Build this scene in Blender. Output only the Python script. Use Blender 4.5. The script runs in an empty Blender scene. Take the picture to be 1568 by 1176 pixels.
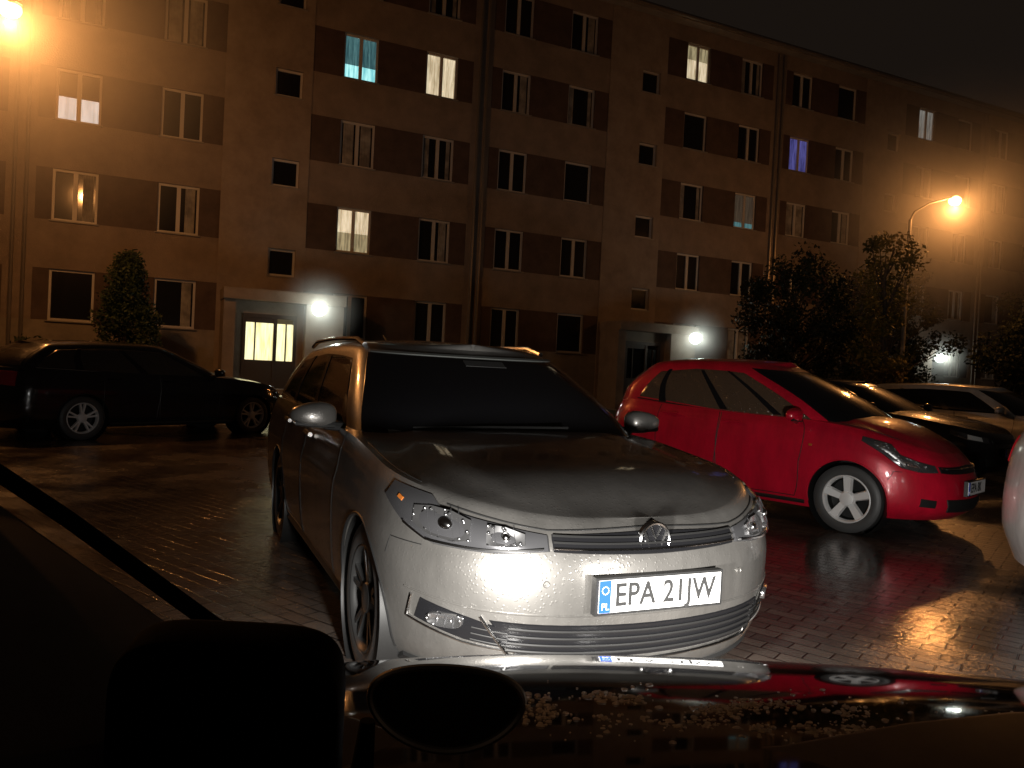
import bpy, bmesh, math, random
from mathutils import Vector, Matrix
random.seed(7)
sc = bpy.context.scene
R = math.radians
# ------------------------------------------------------------------ helpers
def mat(name, col, rough=.5, metal=0., emis=None, es=0., coat=0., spec=.5, cr=.06):
    m = bpy.data.materials.new(name); m.use_nodes = True
    b = m.node_tree.nodes['Principled BSDF']
    b.inputs['Base Color'].default_value = (*col, 1)
    b.inputs['Roughness'].default_value = rough
    b.inputs['Metallic'].default_value = metal
    b.inputs['Specular IOR Level'].default_value = spec
    b.inputs['Coat Weight'].default_value = coat
    b.inputs['Coat Roughness'].default_value = cr
    if emis:
        b.inputs['Emission Color'].default_value = (*emis, 1)
        b.inputs['Emission Strength'].default_value = es
    return m
def nd(m, t, **kw):
    n = m.node_tree.nodes.new(t)
    for k, v in kw.items():
        if k in n.inputs: n.inputs[k].default_value = v
        else: setattr(n, k, v)
    return n
def lk(m, a, b): m.node_tree.links.new(a, b)
def bs(m): return m.node_tree.nodes['Principled BSDF']
def add_var(m, c1, c2, scale=3., detail=6, coord='Object'):
    tc = nd(m, 'ShaderNodeTexCoord'); no = nd(m, 'ShaderNodeTexNoise'); no.inputs['Scale'].default_value = scale
    no.inputs['Detail'].default_value = detail; no.inputs['Roughness'].default_value = .65
    lk(m, tc.outputs[coord], no.inputs['Vector'])
    cr = nd(m, 'ShaderNodeValToRGB'); cr.color_ramp.elements[0].position = .35; cr.color_ramp.elements[1].position = .65
    cr.color_ramp.elements[0].color = (*c1, 1); cr.color_ramp.elements[1].color = (*c2, 1)
    lk(m, no.outputs['Fac'], cr.inputs['Fac']); lk(m, cr.outputs['Color'], bs(m).inputs['Base Color'])
    return tc, no
def add_drops(m, scale=90., strength=.35, dist=.002):
    tc = nd(m, 'ShaderNodeTexCoord'); vo = nd(m, 'ShaderNodeTexVoronoi'); vo.inputs['Scale'].default_value = scale
    lk(m, tc.outputs['Object'], vo.inputs['Vector'])
    mr = nd(m, 'ShaderNodeMapRange'); mr.inputs['From Min'].default_value = .0; mr.inputs['From Max'].default_value = .35
    mr.inputs['To Min'].default_value = 1; mr.inputs['To Max'].default_value = 0
    lk(m, vo.outputs['Distance'], mr.inputs['Value'])
    bu = nd(m, 'ShaderNodeBump'); bu.inputs['Strength'].default_value = strength; bu.inputs['Distance'].default_value = dist
    lk(m, mr.outputs['Result'], bu.inputs['Height']); lk(m, bu.outputs['Normal'], bs(m).inputs['Normal'])
    lk(m, bu.outputs['Normal'], bs(m).inputs['Coat Normal'])
def add_dirt(m, base, scale=5.):
    """road film and rain streaks: colour and roughness vary over the paint"""
    tc = nd(m, 'ShaderNodeTexCoord'); no = nd(m, 'ShaderNodeTexNoise'); no.inputs['Scale'].default_value = scale; no.inputs['Detail'].default_value = 7; no.inputs['Roughness'].default_value = .7
    mp = nd(m, 'ShaderNodeMapping'); mp.inputs['Scale'].default_value = (1, 1, .35); lk(m, tc.outputs['Object'], mp.inputs['Vector']); lk(m, mp.outputs['Vector'], no.inputs['Vector'])
    mx = nd(m, 'ShaderNodeMix', data_type='RGBA'); mr = nd(m, 'ShaderNodeMapRange'); mr.inputs['From Min'].default_value = .35; mr.inputs['From Max'].default_value = .7
    lk(m, no.outputs['Fac'], mr.inputs['Value']); lk(m, mr.outputs['Result'], mx.inputs[0])
    mx.inputs[6].default_value = (*base, 1); mx.inputs[7].default_value = (*[c*.62 for c in base], 1); lk(m, mx.outputs[2], bs(m).inputs['Base Color'])
    m2 = nd(m, 'ShaderNodeMapRange'); r = bs(m).inputs['Roughness'].default_value; m2.inputs['To Min'].default_value = r*.85; m2.inputs['To Max'].default_value = r*1.25
    lk(m, no.outputs['Fac'], m2.inputs['Value']); lk(m, m2.outputs['Result'], bs(m).inputs['Roughness'])
def recalc(me):
    bm = bmesh.new(); bm.from_mesh(me); bmesh.ops.recalc_face_normals(bm, faces=bm.faces); bm.to_mesh(me); bm.free()
def empty(name, loc=(0, 0, 0), rz=0.):
    e = bpy.data.objects.new(name, None); sc.collection.objects.link(e)
    e.location = loc; e.rotation_euler = (0, 0, rz); e.empty_display_size = .2
    return e
def mobj(name, verts, faces, mats, parent=None, mi=None, smooth=True, ang=38, fix=False):
    me = bpy.data.meshes.new(name); me.from_pydata([tuple(v) for v in verts], [], faces)
    if not isinstance(mats, (list, tuple)): mats = [mats]
    for m in mats: me.materials.append(m)
    if mi:
        for p, i in zip(me.polygons, mi): p.material_index = i
    me.update()
    if fix: recalc(me)
    if smooth:
        me.shade_smooth(); me.set_sharp_from_angle(angle=R(ang))
    o = bpy.data.objects.new(name, me); sc.collection.objects.link(o)
    if parent: o.parent = parent
    return o
class MB:
    def __init__(s): s.v = []; s.f = []; s.m = []; s.mats = []
    def mi(s, m):
        if m not in s.mats: s.mats.append(m)
        return s.mats.index(m)
    def quad(s, a, b, c, d, m):
        i = len(s.v); s.v += [a, b, c, d]; s.f.append((i, i+1, i+2, i+3)); s.m.append(s.mi(m))
    def box(s, x0, x1, y0, y1, z0, z1, m):
        i = len(s.v)
        s.v += [(x0,y0,z0),(x1,y0,z0),(x1,y1,z0),(x0,y1,z0),(x0,y0,z1),(x1,y0,z1),(x1,y1,z1),(x0,y1,z1)]
        k = s.mi(m)
        for f in ((0,3,2,1),(4,5,6,7),(0,1,5,4),(1,2,6,5),(2,3,7,6),(3,0,4,7)):
            s.f.append(tuple(i+j for j in f)); s.m.append(k)
    def obj(s, name, parent=None, smooth=False):
        return mobj(name, s.v, s.f, s.mats, parent, s.m, smooth)
def tube_geo(pts, rad, n=8):
    pts = [Vector(p) for p in pts]; V = []; F = []
    up = Vector((0, 0, 1)); prev = None
    for i, p in enumerate(pts):
        d = (pts[min(i+1, len(pts)-1)] - pts[max(i-1, 0)]).normalized()
        if prev is None:
            a = d.cross(up) if abs(d.z) < .95 else d.cross(Vector((1, 0, 0)))
        else: a = prev - d*prev.dot(d)
        a.normalize(); prev = a; b = d.cross(a)
        r = rad[i] if isinstance(rad, (list, tuple)) else rad
        for k in range(n):
            t = 2*math.pi*k/n; V.append(p + a*math.cos(t)*r + b*math.sin(t)*r)
    for i in range(len(pts)-1):
        for k in range(n):
            F.append((i*n+k, i*n+(k+1) % n, (i+1)*n+(k+1) % n, (i+1)*n+k))
    F.append(tuple(range(n-1, -1, -1))); F.append(tuple((len(pts)-1)*n+k for k in range(n)))
    return V, F
def tube(name, pts, rad, m, parent=None, n=8):
    V, F = tube_geo(pts, rad, n); return mobj(name, V, F, m, parent)
def lathe(name, prof, m, parent, loc, axis='Y', n=40, mi=None, close=False):
    V = []; F = []; MI = []
    for k in range(n):
        a = 2*math.pi*k/n
        for r, t in prof: V.append((loc[0]+r*math.cos(a), loc[1]+t, loc[2]+r*math.sin(a)))
    P = len(prof)
    for k in range(n):
        for j in range(P-1):
            F.append((k*P+j, k*P+j+1, ((k+1) % n)*P+j+1, ((k+1) % n)*P+j)); MI.append(mi[j] if mi else 0)
    return mobj(name, V, F, m, parent, MI)
def sinterp(tab):
    xs = [a for a, _ in tab]; ys = [b for _, b in tab]; n = len(xs)
    def sl(i):
        if i == 0: return (ys[1]-ys[0])/(xs[1]-xs[0])
        if i == n-1: return (ys[-1]-ys[-2])/(xs[-1]-xs[-2])
        a = (ys[i]-ys[i-1])/(xs[i]-xs[i-1]); b = (ys[i+1]-ys[i])/(xs[i+1]-xs[i])
        return 0 if a*b < 0 else (a+b)/2
    S = [sl(i) for i in range(n)]
    def f(x):
        if x <= xs[0]: return ys[0]
        if x >= xs[-1]: return ys[-1]
        for i in range(n-1):
            if x <= xs[i+1]:
                h = xs[i+1]-xs[i]; t = (x-xs[i])/h
                return ((2*t**3-3*t*t+1)*ys[i]+(t**3-2*t*t+t)*h*S[i]+(-2*t**3+3*t*t)*ys[i+1]+(t**3-t*t)*h*S[i+1])
    return f
def sstep(a, b, x):
    t = max(0, min(1, (x-a)/(b-a))); return t*t*(3-2*t)

# ------------------------------------------------------------------ shell based cars
class Shell:
    def __init__(s, xf, xr, w, cf, cr, n, zlo, zhi, crown, pm=lambda x: 1., ridge=lambda x: 0.):
        s.xf, s.xr, s.w, s.cf, s.cr, s.n, s.zlo, s.zhi, s.crown, s.pm, s.ridge = xf, xr, w, cf, cr, n, zlo, zhi, crown, pm, ridge
    def pos(s, P, v, side=None):
        sg = side if side is not None else (1 if P >= 0 else -1); P = abs(P)
        w = s.w(v); xf = s.xf(v); xr = s.xr(v); e = 2/s.n
        if P <= 1:
            th = P*math.pi/2; y = w*math.sin(th)**e; x = xf+s.cf*(1-max(0, math.cos(th))**e)
        elif P <= 2:
            x = (xf+s.cf)+((xr-s.cr)-(xf+s.cf))*(P-1); y = w
        else:
            th = (min(P, 3)-2)*math.pi/2; y = w*max(0, math.cos(th))**e; x = xr-s.cr+s.cr*math.sin(th)**e
        y *= s.pm(x)
        zl = s.zlo(x); return Vector((x, sg*y, zl+(s.zhi(x)-zl)*v))
    def loc(s, mode, val, z, side=1):
        if mode == 'P': return val, z
        v = .5
        for _ in range(12):
            if mode == 'y':
                r = min(1, abs(val)/(s.w(v)*1.0)); P = math.asin(r**(s.n/2))/(math.pi/2); sg = 1 if val >= 0 else -1
            else:
                xf = s.xf(v); xr = s.xr(v); sg = side
                if val < xf+s.cf:
                    c = max(0, min(1, 1-(val-xf)/s.cf)); P = math.acos(min(1, c**(s.n/2)))/(math.pi/2)
                elif val > xr-s.cr:
                    q = max(0, min(1, (val-(xr-s.cr))/s.cr)); P = 2+math.asin(q**(s.n/2))/(math.pi/2)
                else: P = 1+(val-xf-s.cf)/((xr-s.cr)-(xf+s.cf))
            x = s.pos(P, v).x; zl = s.zlo(x); v = max(0, min(1, (z-zl)/(s.zhi(x)-zl)))
        return sg*P, v
    def normal(s, P, v):
        e = .004
        a = s.pos(P+e, v)-s.pos(P-e, v) if abs(P) > e else s.pos(e, v)-s.pos(-e, v)
        b = s.pos(P, min(1, v+e))-s.pos(P, max(0, v-e))
        n = a.cross(b)
        if n.length < 1e-9: n = Vector((-1, 0, 0))
        n.normalize(); p = s.pos(P, v)
        c = Vector(((s.xf(.5)+s.xr(.5))/2, 0, p.z-.15))
        if n.dot(p-c) < 0: n = -n
        return n
    def at(s, P, v, off=0.): return s.pos(P, v)+s.normal(P, v)*off
    def zt(s, x, t): return s.crown(x)*(1-abs(t)**2.2)+s.ridge(x)*(1-sstep(.66, .80, abs(t)))
    def mesh(s, name, m, parent, vs, nf=22, nsd=30, nr=14, ns=30):
        Ps = [i/nf for i in range(nf)]+[1+i/nsd for i in range(nsd)]+[2+i/nr for i in range(nr+1)]
        m_ = len(Ps); ring = [(P, 1) for P in Ps]+[(P, -1) for P in reversed(Ps[1:-1])]
        N = len(ring); V = []; F = []
        for v in vs:
            for P, sd in ring: V.append(s.pos(P, v, sd))
        for j in range(len(vs)-1):
            for k in range(N):
                a = j*N+k; b = j*N+(k+1) % N; F.append((a, b, b+N, a+N))
        F.append(tuple(range(N-1, -1, -1)))
        top = (len(vs)-1)*N; rows = []
        for i in range(m_):
            if i in (0, m_-1): rows.append([top+i]); continue
            a = top+i; b = top+N-i; va = V[a]; row = [a]
            for q in range(1, ns):
                t = 1-2*q/ns
                V.append(Vector((va.x, va.y*t, va.z+s.zt(va.x, t)))); row.append(len(V)-1)
            row.append(b); rows.append(row)
        for i in range(m_-1):
            A, B = rows[i], rows[i+1]
            if len(A) == 1:
                for q in range(ns): F.append((A[0], B[q], B[q+1]))
            elif len(B) == 1:
                for q in range(ns): F.append((A[q], B[0], A[q+1]))
            else:
                for q in range(ns): F.append((A[q], B[q], B[q+1], A[q+1]))
        return mobj(name, V, F, m, parent, ang=50, fix=True)
    def top(s, x, t, off=0.):
        P, v = s.loc('x', x, s.zhi(x)); P = abs(P); a = s.pos(P, 1)
        return Vector((a.x, a.y*t, a.z+s.zt(a.x, t)+off))
    def patch(s, name, lo, hi, m, parent, off=.006, side=1, n=24, k=8, bulge=0., depth=.004):
        L = [s.loc(*p, side=side) if p[0] == 'x' else s.loc(*p) for p in lo]
        H = [s.loc(*p, side=side) if p[0] == 'x' else s.loc(*p) for p in hi]
        def samp(C, a):
            f = a*(len(C)-1); i = min(len(C)-2, int(f)); t = f-i
            return (C[i][0]+(C[i+1][0]-C[i][0])*t, C[i][1]+(C[i+1][1]-C[i][1])*t)
        As = [0, .012]+[.012+.976*i/n for i in range(1, n)]+[.988, 1]
        Bs = [0, .05]+[.05+.9*i/k for i in range(1, k)]+[.95, 1]
        V = []; F = []
        for a in As:
            l = samp(L, a); h = samp(H, a)
            for b in Bs:
                P = l[0]+(h[0]-l[0])*b; v = l[1]+(h[1]-l[1])*b
                edge = a in (0, 1) or b in (0, 1)
                o = -depth if edge else off+bulge*(1-(2*a-1)**2)*(1-(2*b-1)**2)
                V.append(s.at(P, v, o))
        nb = len(Bs)
        for i in range(len(As)-1):
            for j in range(nb-1): F.append((i*nb+j, (i+1)*nb+j, (i+1)*nb+j+1, i*nb+j+1))
        return mobj(name, V, F, m, parent, ang=30)
    def oval(s, name, y, z, ry, rz, m, parent, off=.02, dish=-.006, sq=1.):
        rings = [(.02, dish), (.35, dish*.9), (.6, dish*.6), (.8, dish*.2), (.94, .003), (1., .0), (1.03, -.012)]; V = []; F = []; n = 32
        for q, d in rings:
            for k in range(n):
                a = 2*math.pi*k/n; ca, sa = math.cos(a), math.sin(a); ca = math.copysign(abs(ca)**sq, ca); sa = math.copysign(abs(sa)**sq, sa)
                P, v = s.loc('y', y+ry*q*ca, z+rz*q*sa); V.append(s.at(P, v, off+d))
        for j in range(len(rings)-1):
            for k in range(n): F.append((j*n+k, j*n+(k+1) % n, (j+1)*n+(k+1) % n, (j+1)*n+k))
        F.append(tuple(range(n)))
        return mobj(name, V, F, m, parent, ang=60)
    def line(s, name, pts, r, m, parent, side=1, off=0., seg=10):
        C = [s.loc(*p, side=side) if p[0] == 'x' else s.loc(*p) for p in pts]; out = []
        for a, b in zip(C, C[1:]):
            for q in range(seg):
                t = q/seg; out.append(s.at(a[0]+(b[0]-a[0])*t, a[1]+(b[1]-a[1])*t, off))
        out.append(s.at(*C[-1], off)); return tube(name, out, r, m, parent, 6)

def paint(name, col, metal=.5, rough=.3, coat=.8, cr=.06):
    m = mat(name, col, rough, metal, coat=coat, cr=cr); add_drops(m, 70, .4, .0016); add_dirt(m, col); return m
GLASS = mat('car_glass', (.006, .006, .007), .06, 0, spec=.5); add_drops(GLASS, 60, .2, .001)
WGLASS = mat('rain_covered_glass', (.075, .05, .032), .18, 0, spec=.9); add_drops(WGLASS, 38, .9, .006)
WGLD = mat('rain_covered_dark_glass', (.03, .025, .02), .2, 0, spec=.6); add_drops(WGLD, 38, .7, .005)
BLACK = mat('black_plastic', (.012, .012, .012), .45)
GLOSSB = mat('gloss_black', (.008, .008, .009), .15)
RUB = mat('tyre_rubber', (.05, .05, .05), .5)
ALU = mat('alloy', (.80, .80, .80), .45, .3)
DALU = mat('dark_alloy', (.06, .06, .06), .4, .6)
CHROME = mat('chrome', (.8, .8, .8), .15, 1)
REFL = mat('lamp_reflector', (.55, .55, .56), .22, .95, coat=.6); add_drops(REFL, 42, 1., .012)
LENS = mat('lamp_bulb_lens', (.65, .65, .63), .2, .2)
DARKL = mat('lamp_housing', (.09, .09, .095), .16, .6, coat=1)
AMBER = mat('amber_lens', (.4, .12, .02), .25)
REDL = mat('red_lens', (.40, .012, .02), .15, coat=1)
PLATE = mat('plate_white', (.80, .80, .80), .4)
PBLUE = mat('plate_blue', (.01, .07, .60), .4)
PTXT = mat('plate_letters', (.025, .025, .025), .6, spec=.2)

def wheel(parent, x, y, r, w, side, spokes=5, rimmat=ALU, double=True, steer=0):
    e = bpy.data.objects.new('wheel', None); sc.collection.objects.link(e); e.parent = parent
    e.location = (x, y, r); e.rotation_euler = (0, 0, steer)
    s = side; rr = r*.69
    prof = [(rr, -s*w), (r*.9, -s*w), (r*.985, -s*w*.93), (r, -s*w*.8), (r, -s*w*.2), (r*.985, -s*w*.06), (r*.93, 0), (r*.8, s*.008), (rr*1.03, 0), (rr*1.01, -s*.008)]
    lathe('tyre', prof, RUB, e, (0, 0, 0), n=48)
    lathe('rim', [(rr*1.02, -s*.004), (rr*.98, s*.002), (rr*.93, -s*.012), (rr*.9, -s*.06), (rr*.85, -s*.12), (.07, -s*.13)], [rimmat, BLACK], e, (0, 0, 0), n=48, mi=[0, 0, 0, 1, 1])
    lathe('hub', [(.075, -s*.04), (.06, -s*.012), (.03, -s*.006), (.0, -s*.006)], rimmat, e, (0, 0, 0), n=24)
    V = []; F = []
    for k in range(spokes):
        for dd in ((-.17, .17) if double else (0,)):
            a0 = 2*math.pi*k/spokes+.3; a1 = a0+dd
            hw0 = .018 if double else .034; hw1 = .014 if double else .045
            for (rad, an, hw, yo) in ((.05, a0+dd*.6, hw0, -.022), (rr*.94, a1, hw1, -.008)):
                c = Vector((rad*math.cos(an), 0, rad*math.sin(an))); t = Vector((-math.sin(an), 0, math.cos(an)))
                for q, yy in ((-1, -.035), (-.75, 0), (.75, 0), (1, -.035)):
                    p = c+t*hw*q; V.append((p.x, s*(yo+yy), p.z))
            i = len(V)-8
            for j in range(3): F.append((i+j, i+j+1, i+j+5, i+j+4))
            F.append((i, i+3, i+7, i+4))
    mobj('spokes', V, F, rimmat, e, ang=25)
    return e

def plate(parent, sh, z, text, y0=0, wdt=.52, hgt=.114, off=.03):
    P, v = sh.loc('y', y0, z); p = sh.pos(0, v)
    e = bpy.data.objects.new('licence_plate', None); sc.collection.objects.link(e); e.parent = parent
    x = p.x-off; e.location = (x, y0, z)
    b = MB(); b.box(0, .03, -wdt/2-.012, wdt/2+.012, -hgt/2-.010, hgt/2+.008, BLACK); b.obj('frame', e)
    b = MB(); b.box(-.004, 0.001, -wdt/2, wdt/2, -hgt/2, hgt/2, PLATE)
    b.box(-.006, -.003, wdt/2-.045, wdt/2-.0, -hgt/2+.001, hgt/2-.001, PBLUE); b.obj('plate', e)
    for tx, sz, yy, zz, mm in ((text, .098, wdt/2-.06, -.034, PTXT), ('PL', .03, wdt/2-.008, -.045, PLATE)):
        cu = bpy.data.curves.new('letters', 'FONT'); cu.body = tx; cu.size = sz; cu.extrude = .0008
        cu.space_character = 1.05; cu.offset = .0012 if sz > .05 else 0
        o = bpy.data.objects.new('letters', cu); sc.collection.objects.link(o); o.parent = e; cu.materials.append(mm)
        o.matrix_local = Matrix.Translation((-.0075, yy, zz)) @ Matrix(((0, 0, -1, 0), (-1, 0, 0, 0), (0, 1, 0, 0), (0, 0, 0, 1))) @ Matrix.Diagonal((1, 1.15, 1, 1))
    V = []; F = []
    for k in range(12):
        a = k*math.pi/6; c = (-.0072, wdt/2-.0225+.013*math.cos(a), .022+.013*math.sin(a)); i = len(V)
        for q in range(4): V.append((c[0], c[1]+.0026*math.cos(q*math.pi/2), c[2]+.0026*math.sin(q*math.pi/2)))
        F.append((i, i+1, i+2, i+3))
    mobj('stars', V, F, PLATE, e, smooth=False)

def cut(obj, wells, r, wi):
    for (x, sgn) in wells:
        V = []; n = 48
        for yy in (sgn*wi, sgn*1.2):
            for k in range(n): V.append((x+r*math.cos(2*math.pi*k/n), yy, .31+r*math.sin(2*math.pi*k/n)))
        F = [(k, (k+1) % n, n+(k+1) % n, n+k) for k in range(n)]+[tuple(range(n-1, -1, -1)), tuple(range(n, 2*n))]
        me = bpy.data.meshes.new('c'); me.from_pydata(V, [], F); recalc(me); me.materials.append(BLACK); c = bpy.data.objects.new('c', me); sc.collection.objects.link(c)
        c.parent = obj.parent
        md = obj.modifiers.new('b', 'BOOLEAN'); md.object = c; md.operation = 'DIFFERENCE'; md.solver = 'EXACT'
        bpy.context.view_layer.update(); dg = bpy.context.evaluated_depsgraph_get()
        nm = bpy.data.meshes.new_from_object(obj.evaluated_get(dg)); obj.modifiers.clear(); obj.data = nm
        bpy.data.objects.remove(c)
    obj.data.set_sharp_from_angle(angle=R(35))

def car(name, loc, rz, S):
    e = empty(name, loc, rz); pm = S['paint']; gm = S.get('gm', GLASS)
    zhi = sinterp(S['belt']); L = S['L']
    body = Shell(sinterp(S['xf']), sinterp(S['xr']), sinterp(S['w']), S['cf'], S['cr'], 2.3, lambda x: .18, zhi, sinterp(S['crown']),
                 ridge=lambda x: .012*sstep(.18, .5, x)*(1-sstep(1.3, 1.6, x)))
    vs = [0, .04, .1, .17, .25, .35, .45, .55, .65, .70, .74, .77, .80, .84, .88, .92, .95, .98, 1]
    bo = body.mesh('body_shell', pm, e, vs)
    r = S['r']; ar = r+.04; wb = S['axles']
    cut(bo, [(x, s) for x in wb for s in (1, -1)], ar, .55)
    cab = Shell(sinterp(S['cxf']), sinterp(S['cxr']), sinterp(S['cw']), S['ccf'], S['ccr'], 2.4, lambda x: zhi(x)-.03, sinterp(S['roof']), lambda x: S['rcrown'])
    cab.mesh('cabin_shell', pm, e, [0, .1, .2, .3, .4, .5, .6, .7, .8, .86, .91, .95, .98, 1])
    wy = S['w'][len(S['w'])//2][1]
    for x in wb:
        for s in (1, -1):
            lathe('wheel_well', [(ar-.003, s*(wy-.016)), (ar-.003, s*.56), (.0, s*.56)], BLACK, e, (x, 0, .31), n=48)
            wheel(e, x, s*(wy-.03), r, .2, s, S.get('spokes', 5), S.get('rim', ALU), S.get('double', True))
            pts = []
            for k in range(33):
                a = R(-12)+R(204)*k/32; px = x+(ar+.004)*math.cos(a); pz = .31+(ar+.004)*math.sin(a)
                P, v = body.loc('x', px, max(.19, pz), side=s); pts.append(body.at(P, v, -.004))
            tube('arch_lip', pts, .008, S.get('lip', pm), e, 8)
    cab.patch('windscreen', [('P', -.84, .03), ('P', 0, .03), ('P', .84, .03)], [('P', -.80, .93), ('P', 0, .93), ('P', .80, .93)], GLASS, e, .006, n=40, k=14)
    cab.patch('rear_window', [('P', 2.25, .15), ('P', 3, .15)], [('P', 2.2, .85), ('P', 3, .85)], gm, e, .006)
    cab.patch('rear_window_b', [('P', -2.25, .15), ('P', -3, .15)], [('P', -2.2, .85), ('P', -3, .85)], gm, e, .006)
    for s in (1, -1):
        p0, p1, ptop, vt = S.get('glass', (1.02, 1.97, 1.93, .84))
        cab.patch('side_glass', [('P', s*p0, .05), ('P', s*1.5, .05), ('P', s*p1, .14)], [('P', s*(p0+.0), vt-.02), ('P', s*1.5, vt+.01), ('P', s*ptop, vt-.06)], gm, e, .005, n=30)
        for pp in S['pillars']:
            cab.patch('pillar_trim', [('P', s*(pp-.022), .06), ('P', s*(pp+.022), .06)], [('P', s*(pp-.018), vt-.01), ('P', s*(pp+.018), vt-.01)], S.get('pillmat', GLOSSB), e, .009, n=3, k=6)
        cab.line('window_trim', [('P', s*p0, .035), ('P', s*1.5, .035), ('P', s*p1, .11)], .007, S.get('trim', BLACK), e, off=.004)
        zb = .27
        for (xa, xb) in S['doors']:
            za = zhi(xa)-.012; zb2 = zhi(xb)-.012
            body.line('door_gap', [('x', xa, za), ('x', xa-.01, .6), ('x', xa+.02, zb), ('x', xb-.02, zb), ('x', xb+.01, .6), ('x', xb, zb2)], .0045, BLACK, e, side=s, off=-.0015)
            hz = zhi(xb)-.10
            body.line('door_handle', [('x', xb-.24, hz), ('x', xb-.05, hz+.004)], .014, S.get('handle', pm), e, side=s, off=.018)
        body.line('sill_trim', [('x', wb[0]+ar+.03, .225), ('x', wb[1]-ar-.03, .225)], .022, BLACK, e, side=s, off=-.005)
        mx = S['mirror'][0]; mz = S['mirror'][1]; my = S['w'][len(S['w'])//2][1]+.075
        V = []; F = []; nu, nv = 20, 12
        for i in range(nv+1):
            ph = math.pi*i/nv
            for k in range(nu):
                th = 2*math.pi*k/nu
                cx, sx = math.cos(th), math.sin(th); q = math.sin(ph)**.7
                px = (abs(cx)**.7)*(1 if cx > 0 else -1)*q*.075
                if px > 0: px *= .55
                V.append((mx+px, s*(my+.115*(-math.cos(ph))), mz+(abs(sx)**.7)*(1 if sx > 0 else -1)*q*.066*(1-.22*(-math.cos(ph)))))
        for i in range(nv):
            for k in range(nu): F.append((i*nu+k, i*nu+(k+1) % nu, (i+1)*nu+(k+1) % nu, (i+1)*nu+k))
        mobj('mirror_housing', V, F, pm, e)
        tube('mirror_foot', [(mx+.03, s*(my-.16), mz-.06), (mx+.01, s*(my-.06), mz-.05)], .025, BLACK, e)
        tube('mirror_band', [(mx-.035, s*(my-.1), mz-.045), (mx-.05, s*(my), mz-.04), (mx-.035, s*(my+.09), mz-.035)], .018, BLACK, e)
    return e, body, cab

# ------------------------------------------------------------------ station wagon (main, silver grey)
SILVER = paint('silver_grey_paint', (.175, .168, .158), .6, .33, coat=.9, cr=.06)
G = dict(paint=SILVER, L=4.56, r=.318, axles=(.86, 3.495), cf=.72, cr=.45,
  belt=[(0, .765), (.1, .775), (.3, .820), (.6, .875), (1.0, .925), (1.3, .955), (2.5, .975), (3.8, 1.0), (4.6, 1.01)],
  xf=[(0, .10), (.1, .05), (.25, .02), (.5, 0), (.7, .0), (.85, .018), (.93, .042), (1, .10)],
  xr=[(0, 4.48), (.3, 4.56), (.8, 4.53), (1, 4.5)],
  w=[(0, .83), (.1, .865), (.25, .885), (.5, .9), (.70, .900), (.78, .886), (.9, .87), (1, .835)],
  crown=[(.0, .0), (.12, .004), (.4, .026), (.8, .034), (1.2, .04), (4.5, .03)],
  cxf=[(0, 1.10), (.5, 1.48), (1, 1.97)], cxr=[(0, 4.46), (.5, 4.40), (1, 4.22)],
  cw=[(0, .805), (.3, .765), (.6, .70), (.85, .635), (.95, .595), (1, .55)], ccf=.42, ccr=.22,
  roof=[(1.1, 1.37), (1.9, 1.405), (2.5, 1.435), (3.2, 1.435), (4.3, 1.39)], rcrown=.035, pillars=(1.38, 1.70), glass=(1.03, 1.97, 1.92, .84),
  doors=((1.45, 2.42), (2.44, 3.25)), mirror=(1.62, 1.03), trim=CHROME, double=True, spokes=5, rim=DALU)
golf, gb, gc = car('station_wagon', (.56, 2.78, 0), R(114), dict(G, lip=BLACK))
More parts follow.
